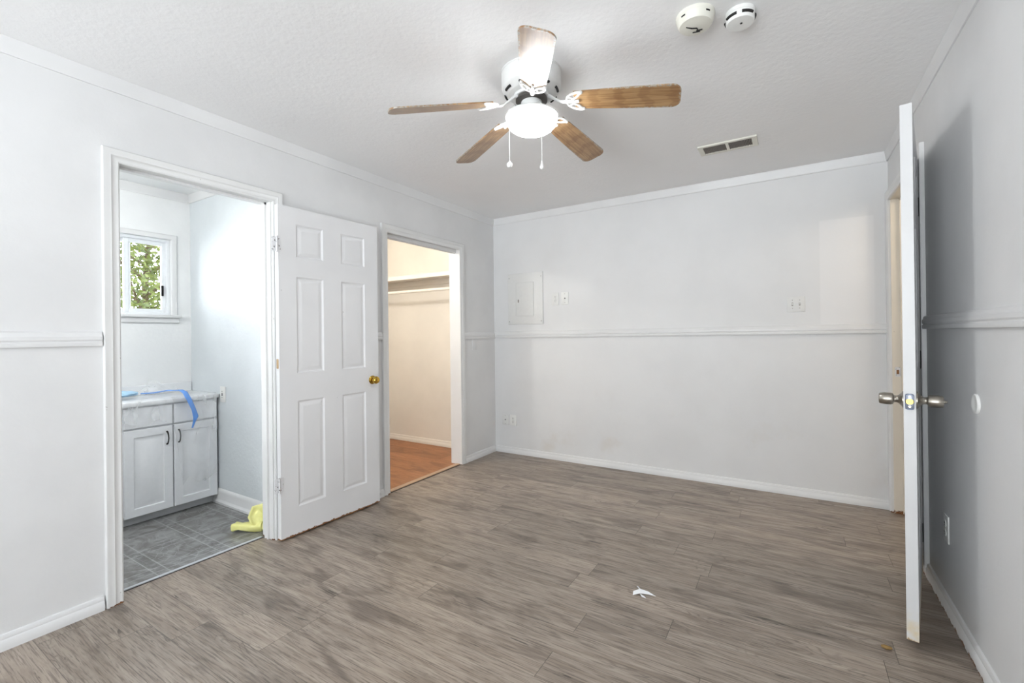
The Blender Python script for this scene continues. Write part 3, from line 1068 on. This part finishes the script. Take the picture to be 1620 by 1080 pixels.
# ------------------------------------------------------------------ yellow rubber glove
bm = nb()
tube(bm, [(-0.335, -2.468, 0.030), (-0.30, -2.452, 0.034), (-0.26, -2.430, 0.034), (-0.22, -2.405, 0.036), (-0.18, -2.375, 0.034)], [(0.040, 0.026), (0.036, 0.020), (0.040, 0.024), (0.046, 0.028), (0.042, 0.024)], 20)
tube(bm, [(-0.20, -2.395, 0.045), (-0.235, -2.385, 0.078), (-0.255, -2.362, 0.108), (-0.235, -2.338, 0.118), (-0.205, -2.325, 0.098), (-0.185, -2.318, 0.05)], [(0.038, 0.022), (0.046, 0.026), (0.044, 0.022), (0.046, 0.024), (0.042, 0.024), (0.034, 0.02)], 20)
for k, (dx, dy, L_) in enumerate(((0.10, 0.02, 0.9), (0.105, 0.045, 1.0), (0.095, 0.07, 0.95), (0.07, 0.085, 0.75))):
    b0 = Vector((-0.185 - 0.006 * k, -2.395 + 0.016 * k, 0.032))
    tube(bm, [b0, b0 + Vector((dx, dy, 0.012)) * 0.45 * L_, b0 + Vector((dx, dy, -0.13)) * 0.85 * L_ * 0.6 + Vector((0.02, 0, 0.05))], [0.013, 0.0125, 0.009], 10)
tube(bm, [(-0.21, -2.36, 0.05), (-0.17, -2.33, 0.06), (-0.15, -2.30, 0.045)], [0.014, 0.013, 0.009], 10)
for v in bm.verts:
    p = v.co
    d = 0.020 * noise.noise(p * 20) + 0.012 * noise.noise(p * 48)
    v.co = p + Vector((d, -d, d))
    if v.co.z < 0.0045:
        v.co.z = 0.0045
tag(obj('rubber_glove', bm, M['rubber'], smooth=70), 'crumpled yellow rubber glove on the bathroom floor by the door jamb', 'glove')


# ------------------------------------------------------------------ wall plates
def plate(name, label, cat, axis, wall, out, a, z, w, h, kind, mat, group=None):
    group = group or {'outlet': 'electrical outlets on the walls', 'jack_plate': 'jack plates on the back wall'}.get(name)
    """cover plate: axis = wall normal axis, a = centre along the wall"""
    if axis == 'Y':
        t = thing(name, label, cat, (a, wall, z), (0, 0, 0 if out < 0 else PI), group)
    else:
        t = thing(name, label, cat, (wall, a, z), (0, 0, PI / 2 if out > 0 else -PI / 2), group)
    # local frame: x along the wall, -y towards the room
    bm = nb(); box(bm, -w / 2, w / 2, -0.006, 0.0, -h / 2, h / 2, 0.003, 2); obj('cover_plate', bm, mat, t)
    if kind == 'duplex':
        for s in (-1, 1):
            bm = nb()
            lathe(bm, [(0.0, -0.0085), (0.0155, -0.0085), (0.0165, -0.0075), (0.0165, -0.004)], (0, 0, s * 0.0195), 24, 'Y')
            r = obj('receptacle', bm, mat, t)
            bm = nb()
            for dx in (-0.0058, 0.0058):
                box(bm, dx - 0.0012, dx + 0.0012, -0.0092, -0.008, s * 0.0195 - 0.001, s * 0.0195 + 0.0075)
            lathe(bm, [(0.0, -0.0092), (0.0024, -0.0092), (0.0024, -0.008)], (0, 0, s * 0.0195 - 0.0068), 10, 'Y')
            obj('slots', bm, M['dark'], r)
        bm = nb(); lathe(bm, [(0.0, -0.0074), (0.003, -0.0074), (0.0034, -0.005)], (0, 0, 0), 12, 'Y'); obj('screw', bm, M['steel'], t)
    elif kind == 'toggle2':
        for s in (-1, 1):
            x = s * 0.023
            bm = nb(); box(bm, x - 0.005, x + 0.005, -0.0068, -0.004, -0.012, 0.012); obj('slot', bm, M['grille'], t)
            bm = nb(); strip_profile(bm, [(0.004, -0.009), (0.017, 0.000 + s * 0.004), (0.017, 0.006 + s * 0.004), (0.004, 0.009)], (x - 0.0038, 0, 0), (x + 0.0038, 0, 0), (0, -1, 0)); obj('toggle', bm, mat, t)
            for q in (-0.030, 0.030):
                bm = nb(); lathe(bm, [(0.0, -0.0074), (0.0026, -0.0074), (0.003, -0.005)], (x, 0, q), 12, 'Y'); obj('screw', bm, M['grille'], t)
    elif kind == 'jack':
        bm = nb(); lathe(bm, [(0.0, -0.012), (0.004, -0.012), (0.0045, -0.006), (0.0062, -0.006), (0.0062, -0.004)], (0, 0, 0), 16, 'Y'); obj('jack', bm, M['bronze'], t)
        for q in (-0.042, 0.042):
            bm = nb(); lathe(bm, [(0.0, -0.0074), (0.003, -0.0074), (0.0034, -0.005)], (0, 0, q), 12, 'Y'); obj('screw', bm, M['grille'], t)
    elif kind == 'blank':
        for q in (-0.036, 0.036):
            bm = nb(); lathe(bm, [(0.0, -0.0074), (0.003, -0.0074), (0.0034, -0.005)], (0, 0, q), 12, 'Y'); obj('screw', bm, mat, t)
    elif kind == 'gfci':
        bm = nb(); box(bm, -0.0165, 0.0165, -0.0085, -0.004, -0.033, 0.033, 0.002); r = obj('receptacle', bm, mat, t)
        bm = nb(); box(bm, -0.008, 0.008, -0.0105, -0.008, -0.0085, -0.0015, 0.001); box(bm, -0.008, 0.008, -0.0105, -0.008, 0.0015, 0.0085, 0.001); obj('test_buttons', bm, M['dark'], r)
        for s in (-1, 1):
            bm = nb()
            for dx in (-0.0058, 0.0058):
                box(bm, dx - 0.0012, dx + 0.0012, -0.0092, -0.008, s * 0.021 - 0.004, s * 0.021 + 0.004)
            obj('slots', bm, M['dark'], r)
    return t


plate('outlet', 'white duplex outlet high on the back wall, right of the breaker panel', 'outlet', 'Y', 0, -1, 0.720, 1.564, 0.074, 0.122, 'duplex', M['ivory'])
plate('jack_plate', 'white cable jack plate beside the high outlet on the back wall', 'wall plate', 'Y', 0, -1, 0.824, 1.566, 0.076, 0.120, 'jack', M['white_plastic'])
plate('jack_plate', 'low painted plate with a jack near the back corner above the baseboard', 'wall plate', 'Y', 0, -1, 0.128, 0.340, 0.078, 0.110, 'jack', M['ivory'])
plate('outlet', 'low duplex outlet on the back wall near the corner, above the baseboard', 'outlet', 'Y', 0, -1, 0.221, 0.340, 0.078, 0.112, 'duplex', M['white_plastic'])
plate('light_switch', 'white double toggle switch plate on the back wall near the entry door', 'light switch', 'Y', 0, -1, 2.705, 1.424, 0.116, 0.114, 'toggle2', M['ivory'])
plate('cover_box', 'small painted-over plate under the chair rail by the closet doorway', 'wall plate', 'X', 0, 1, -0.363, 1.128, 0.072, 0.105, 'blank', M['trim'])
plate('outlet', 'white duplex outlet low on the right wall behind the entry door', 'outlet', 'X', RW, -1, -1.290, 0.352, 0.076, 0.120, 'duplex', M['white_plastic'])
plate('outlet', 'white outlet with dark test buttons on the bathroom wall beside the vanity', 'outlet', 'Y', BRY, -1, -0.902, 0.808, 0.074, 0.116, 'gfci', M['white_plastic'])

# breaker panel
BP = thing('breaker_panel', 'white painted breaker panel cover on the back wall, upper left', 'breaker panel', (0.383, 0, 1.326))
bm = nb(); box(bm, -0.203, 0.203, -0.011, 0.0, 0.0, 0.520, 0.004, 2); obj('cover', bm, M['ivory'], BP)
bm = nb(); box(bm, -0.103, 0.101, -0.017, -0.0105, 0.083, 0.425, 0.006, 3); pd = obj('panel_door', bm, M['ivory'], BP)
bm = nb(); box(bm, -0.080, -0.066, -0.0195, -0.0165, 0.222, 0.252, 0.002); obj('latch', bm, M['grille'], pd)
for x, z in ((-0.185, 0.03), (-0.185, 0.475), (0.185, 0.03), (0.185, 0.475)):
    bm = nb(); lathe(bm, [(0.0, -0.0135), (0.004, -0.0135), (0.005, -0.010)], (x, 0, z), 12, 'Y'); obj('screw', bm, M['grille'], BP)

# door bumper on the right wall
DB = thing('door_bumper', 'round white wall bumper on the right wall at knob height', 'door bumper', (RW, -1.690, 0.950))
bm = nb(); lathe(bm, [(0.0, 0.0), (0.037, 0.0), (0.037, -0.004), (0.034, -0.008), (0.024, -0.009), (0.020, -0.007), (0.0, -0.007)], (0, 0, 0), 32, 'X'); obj('pad', bm, M['white_plastic'], DB)

# ------------------------------------------------------------------ ceiling fan
FX, FYc = 1.652, -2.125
FAN = thing('ceiling_fan', 'white flush-mount ceiling fan with five worn wooden blades and lit bowl', 'ceiling fan', (FX, FYc, H))
bm = nb()
lathe(bm, [(0.0, 0.0), (0.142, 0.0), (0.142, -0.004), (0.139, -0.006), (0.139, -0.070), (0.134, -0.078), (0.128, -0.086), (0.112, -0.100), (0.106, -0.103), (0.084, -0.106), (0.080, -0.116), (0.0, -0.116)], seg=48)
mh = obj('motor_housing', bm, M['white_metal'], FAN)
for k in range(8):
    bm = nb()
    a = 2 * PI * (k + 0.3) / 8
    pts = []
    for q in range(7):
        b = a + (q - 3) * 0.062
        pts.append((0.1225 * math.cos(b), 0.1225 * math.sin(b), -0.0925))
    tube(bm, pts, 0.0058, 8)
    obj('vent_slot', bm, M['dark'], mh)
bm = nb(); lathe(bm, [(0.0, -0.114), (0.072, -0.114), (0.074, -0.120), (0.074, -0.130), (0.05, -0.134), (0.0, -0.134)], seg=40); obj('flywheel', bm, plain('grey_motor', srgb(96, 92, 88), 0.5, 0.6), FAN)
bm = nb(); lathe(bm, [(0.0, -0.130), (0.046, -0.130), (0.049, -0.136), (0.049, -0.176), (0.046, -0.182), (0.0, -0.182)], seg=36); obj('switch_housing', bm, M['white_metal'], FAN)
bm = nb(); lathe(bm, [(0.0, -0.180), (0.050, -0.180), (0.085, -0.184), (0.112, -0.191), (0.123, -0.199), (0.122, -0.205), (0.0, -0.205)], seg=48); obj('light_pan', bm, M['white_metal'], FAN)
bm = nb()
prof = [(0.110, -0.204), (0.117, -0.209), (0.118, -0.214)]
for q in range(1, 13):
    a = q / 12 * PI / 2
    prof.append((0.118 * math.cos(a) ** 0.7 if q < 12 else 0.0, -0.216 - 0.060 * math.sin(a)))
lathe(bm, prof, seg=48)
bw = obj('light_bowl', bm, M['bowl'], FAN)
bm = nb(); lathe(bm, [(0.0, -0.2755), (0.007, -0.2755), (0.008, -0.279), (0.004, -0.283), (0.0, -0.284)], seg=16); obj('finial', bm, M['white_metal'], FAN)

# blades
A0 = 5.2503


def blade_mesh():
    bm = nb()
    r0, r1 = 0.205, 0.660
    out = []
    N = 10
    w0, w1 = 0.052, 0.066
    cr = 0.040
    # outline: root edge, side, rounded tip corners
    right = [(r0, -w0), (r0 + 0.25, -0.062)]
    for q in range(N + 1):
        a = -PI / 2 + q / N * PI / 2
        right.append((r1 - cr + cr * math.cos(a), -w1 + cr + cr * math.sin(a)))
    left = [(x, -y) for x, y in reversed(right)]
    pts = right + left
    top = [bm.verts.new((x, y, 0.003)) for x, y in pts]
    bot = [bm.verts.new((x, y, -0.003)) for x, y in pts]
    bm.faces.new(top)
    bm.faces.new(list(reversed(bot)))
    k = len(pts)
    for i in range(k):
        j = (i + 1) % k
        bm.faces.new((top[i], top[j], bot[j], bot[i]))
    return bm


def arm_mesh():
    bm = nb()
    # arm from the flywheel out to the blade, then a scrolled bracket across the blade root
    tube(bm, [(0.050, 0, 0.030), (0.085, 0, 0.026), (0.115, 0, 0.008), (0.140, 0, -0.006), (0.165, 0, -0.008), (0.190, 0, -0.006)], [(0.011, 0.007), (0.011, 0.007), (0.009, 0.006), (0.009, 0.006), (0.010, 0.005), (0.010, 0.004)], 10)
    for s in (-1, 1):
        tube(bm, [(0.168, 0, -0.006), (0.176, s * 0.026, -0.006), (0.196, s * 0.044, -0.006), (0.222, s * 0.052, -0.006), (0.240, s * 0.050, -0.006)], [0.0055, 0.005, 0.005, 0.006, 0.008], 8)
        tube(bm, [(0.190, 0, -0.006), (0.204, s * 0.014, -0.006), (0.222, s * 0.028, -0.006), (0.236, s * 0.048, -0.006)], [0.006, 0.005, 0.005, 0.007], 8)
        tube(bm, [(0.176, s * 0.026, -0.006), (0.200, s * 0.018, -0.006)], 0.004, 8)
        lathe(bm, [(0.0, -0.0125), (0.006, -0.0115), (0.008, -0.007), (0.008, -0.002), (0.0, -0.002)], (0.240, s * 0.050, 0), 12)
    tube(bm, [(0.188, 0, -0.006), (0.215, 0, -0.006), (0.226, 0, -0.006)], [0.007, 0.006, 0.008], 8)
    return bm


bl0, ar0 = None, None
tips = [2.208, 2.220, 2.250, 2.232, 2.176]
roots = [2.268, 2.282, 2.288, 2.282, 2.268]
for k in range(5):
    az = A0 + k * 2 * PI / 5
    if bl0 is None:
        bl = bl0 = obj('blade', blade_mesh(), M['blade'], FAN)
        ar = ar0 = obj('blade_arm', arm_mesh(), M['white_metal'], bl0)
    else:
        bl = bl0.copy(); col.objects.link(bl); bl.parent = FAN
        ar = ar0.copy(); col.objects.link(ar); ar.parent = bl
    droop = math.atan2(roots[k] - tips[k], 0.46)
    z0 = roots[k] + 0.2 * math.tan(droop)
    bl.location = (0, 0, z0 - H)
    bl.rotation_euler = (Matrix.Rotation(az, 4, 'Z') @ Matrix.Rotation(droop, 4, 'Y') @ Matrix.Rotation(math.radians(-14), 4, 'X')).to_euler()
# pull chains
for (x, y, zb, nm) in ((-0.046, -0.105, -0.445, 'round'), (0.085, -0.075, -0.475, 'drop')):
    bm = nb()
    z = -0.19
    tube(bm, [(x * 0.6, y * 0.6, -0.165), (x * 0.9, y * 0.9, -0.175), (x * 1.12, y * 1.12, -0.20), (x * 1.12, y * 1.12, zb)], 0.0012, 6)
    zz = -0.20
    while zz > zb:
        bmesh.ops.create_icosphere(bm, subdivisions=1, radius=0.0021, matrix=Matrix.Translation((x * 1.12, y * 1.12, zz)))
        zz -= 0.006
    ch = obj('pull_chain', bm, M['white_metal'], FAN)
    bm = nb()
    if nm == 'round':
        lathe(bm, [(0.0, 0.012), (0.003, 0.011), (0.006, 0.004), (0.0125, 0.0), (0.0135, -0.008), (0.009, -0.018), (0.0, -0.021)], (x * 1.12, y * 1.12, zb), 18)
    else:
        lathe(bm, [(0.0, 0.022), (0.003, 0.020), (0.005, 0.006), (0.009, -0.006), (0.008, -0.014), (0.0, -0.019)], (x * 1.12, y * 1.12, zb), 18)
    obj('pull_knob', bm, M['white_plastic'], ch)

# ------------------------------------------------------------------ smoke detectors
SD = thing('smoke_detector', 'larger yellowed smoke detector on the ceiling right of the fan', 'smoke detector', (2.372, -2.120, H), group='smoke detectors on the ceiling')
bm = nb(); lathe(bm, [(0.0, 0), (0.070, 0), (0.070, -0.012), (0.067, -0.016), (0.066, -0.026), (0.058, -0.040), (0.030, -0.046), (0.0, -0.047)], seg=40); obj('body', bm, M['cream_plastic'], SD)
bm = nb(); tube(bm, [(-0.030, -0.020, -0.0445), (-0.012, -0.006, -0.0475), (0.004, 0.002, -0.0475), (0.006, 0.012, -0.0475)], 0.0026, 8); tube(bm, [(0.000, 0.018, -0.0475), (0.022, 0.022, -0.0465)], 0.003, 8); tube(bm, [(-0.014, 0.022, -0.0472), (0.012, 0.030, -0.0462)], 0.0024, 8); obj('vent_slot', bm, M['dark'], SD)
for a in (0.7, 2.4, 4.2, 5.6):
    bm = nb(); tube(bm, [(0.0665 * math.cos(a + d), 0.0665 * math.sin(a + d), -0.021) for d in (-0.12, 0, 0.12)], 0.0028, 8); obj('vent_slot', bm, M['dark'], SD)
SD2 = thing('smoke_detector', 'smaller bright white smoke detector with black slots on the ceiling', 'smoke detector', (2.520, -2.045, H), group='smoke detectors on the ceiling')
bm = nb(); lathe(bm, [(0.0, 0), (0.052, 0), (0.052, -0.012), (0.050, -0.014), (0.050, -0.036), (0.046, -0.042), (0.0, -0.044)], seg=40); obj('body', bm, M['white_plastic'], SD2)
for a in (4.15, 5.35, 0.35, 1.55, 2.8):
    bm = nb(); tube(bm, [(0.0500 * math.cos(a + d), 0.0500 * math.sin(a + d), -0.026) for d in (-0.42, -0.28, -0.14, 0, 0.14, 0.28, 0.42)], 0.0055, 8); obj('vent_slot', bm, M['dark'], SD2)
bm = nb(); lathe(bm, [(0.0, -0.046), (0.004, -0.0455), (0.005, -0.043)], (0.004, -0.004, 0), 12); obj('indicator', bm, M['dark'], SD2)

# ------------------------------------------------------------------ ceiling vent
VT = thing('air_vent', 'white rectangular ceiling air register with two dusty dark grilles', 'air vent', (2.333, -0.722, H))
bm = nb()
a, b = 0.172, 0.082
xs_ = [-a, -0.142, -0.008, 0.008, 0.142, a]
ys_ = [-b, -0.060, 0.060, b]
for i in range(5):
    for j in range(3):
        if j == 1 and i in (1, 3):
            continue
        box(bm, xs_[i], xs_[i + 1], ys_[j], ys_[j + 1], -0.010, -0.0005)
obj('frame', bm, M['cream_plastic'], VT, smooth=0)
for x0, x1 in ((-0.142, -0.008), (0.008, 0.142)):
    bm = nb(); box(bm, x0, x1, -0.060, 0.060, -0.002, -0.0006)
    g = obj('grille', bm, M['dark'], VT)
    bm = nb()
    nsl = 15
    for q in range(nsl):
        xx = x0 + (q + 0.5) / nsl * (x1 - x0)
        strip_profile(bm, [(-0.0032, -0.009), (-0.0018, -0.009), (0.0032, -0.003), (0.0018, -0.003)], (xx, -0.060, 0), (xx, 0.060, 0), (1, 0, 0))
    obj('louvers', bm, M['grille'], g, smooth=0)

# ------------------------------------------------------------------ closet shelf and rod
SH = thing('closet_shelf', 'white closet shelf along the wall inside the lit closet', 'shelf', (-0.8, KY, 1.84))
bm = nb(); box(bm, KX + 0.002, -T - 0.008, -0.420, KY - 0.001, 1.850, 1.868); box(bm, KX + 0.002, -T - 0.008, -0.436, -0.420, 1.828, 1.872, 0.003); obj('board', bm, M['closet_wall'], SH, True)
bm = nb(); box(bm, KX + 0.002, -T - 0.008, KY - 0.018, KY - 0.001, 1.79, 1.85, 0.002); obj('cleat', bm, M['closet_wall'], SH, True)
RD = thing('closet_rod', 'white closet rod hanging under the closet shelf', 'closet rod', (-0.8, -0.40, 1.70))
bm = nb(); tube(bm, [(KX + 0.004, -0.40, 1.70), (-T - 0.008, -0.40, 1.70)], 0.0165, 16); obj('rod', bm, M['closet_wall'], RD, True)
for x0, x1 in ((KX + 0.001, KX + 0.012), (-T - 0.016, -T - 0.005)):
    bm = nb(); lathe(bm, [(0.0, x0), (0.03, x0), (0.03, x1), (0.0, x1)], (0, -0.40, 1.70), 20, 'X'); obj('rod_socket', bm, M['bronze'], RD, True)

# ------------------------------------------------------------------ bits on the floor
bm = nb()
def scrap(pts):
    top = [bm.verts.new(p) for p in pts]
    bm.faces.new(top)
c = Vector((2.059, -1.859, 0))
P_ = lambda x, y, z: c + Vector((x, y, z))
scrap([P_(-0.030, -0.030, 0.001), P_(0.0, -0.018, 0.012), P_(-0.006, 0.012, 0.016), P_(-0.034, -0.008, 0.008)])
scrap([P_(0.0, -0.018, 0.012), P_(0.034, 0.004, 0.006), P_(0.028, 0.016, 0.012), P_(-0.006, 0.012, 0.016)])
scrap([P_(-0.006, 0.012, 0.016), P_(-0.022, 0.030, 0.014), P_(-0.036, 0.052, 0.003), P_(-0.016, 0.020, 0.010)])
scrap([P_(0.034, 0.004, 0.006), P_(0.066, 0.012, 0.002), P_(0.028, 0.016, 0.012)])
scrap([P_(0.0, -0.018, 0.012), P_(0.024, -0.020, 0.002), P_(0.030, -0.026, 0.001), P_(0.010, -0.026, 0.003)])
bmesh.ops.remove_doubles(bm, verts=bm.verts, dist=1e-4)
bmesh.ops.solidify(bm, geom=bm.faces[:], thickness=0.0012)
tag(obj('paper_scrap', bm, M['paper'], smooth=20), 'torn white paper scrap lying on the laminate floor', 'paper scrap')
bm = nb()
bmesh.ops.create_icosphere(bm, subdivisions=3, radius=1.0)
for v in bm.verts:
    p = v.co.copy()
    r = 1 + 0.35 * noise.noise(p * 2.5)
    v.co = Vector((2.971 + p.x * 0.016 * r, -1.750 + p.y * 0.010 * r, 0.006 + p.z * 0.006 * r))
tag(obj('crumb', bm, M['crumb'], smooth=60), 'small tan crumb of debris on the floor near the entry door', 'debris')
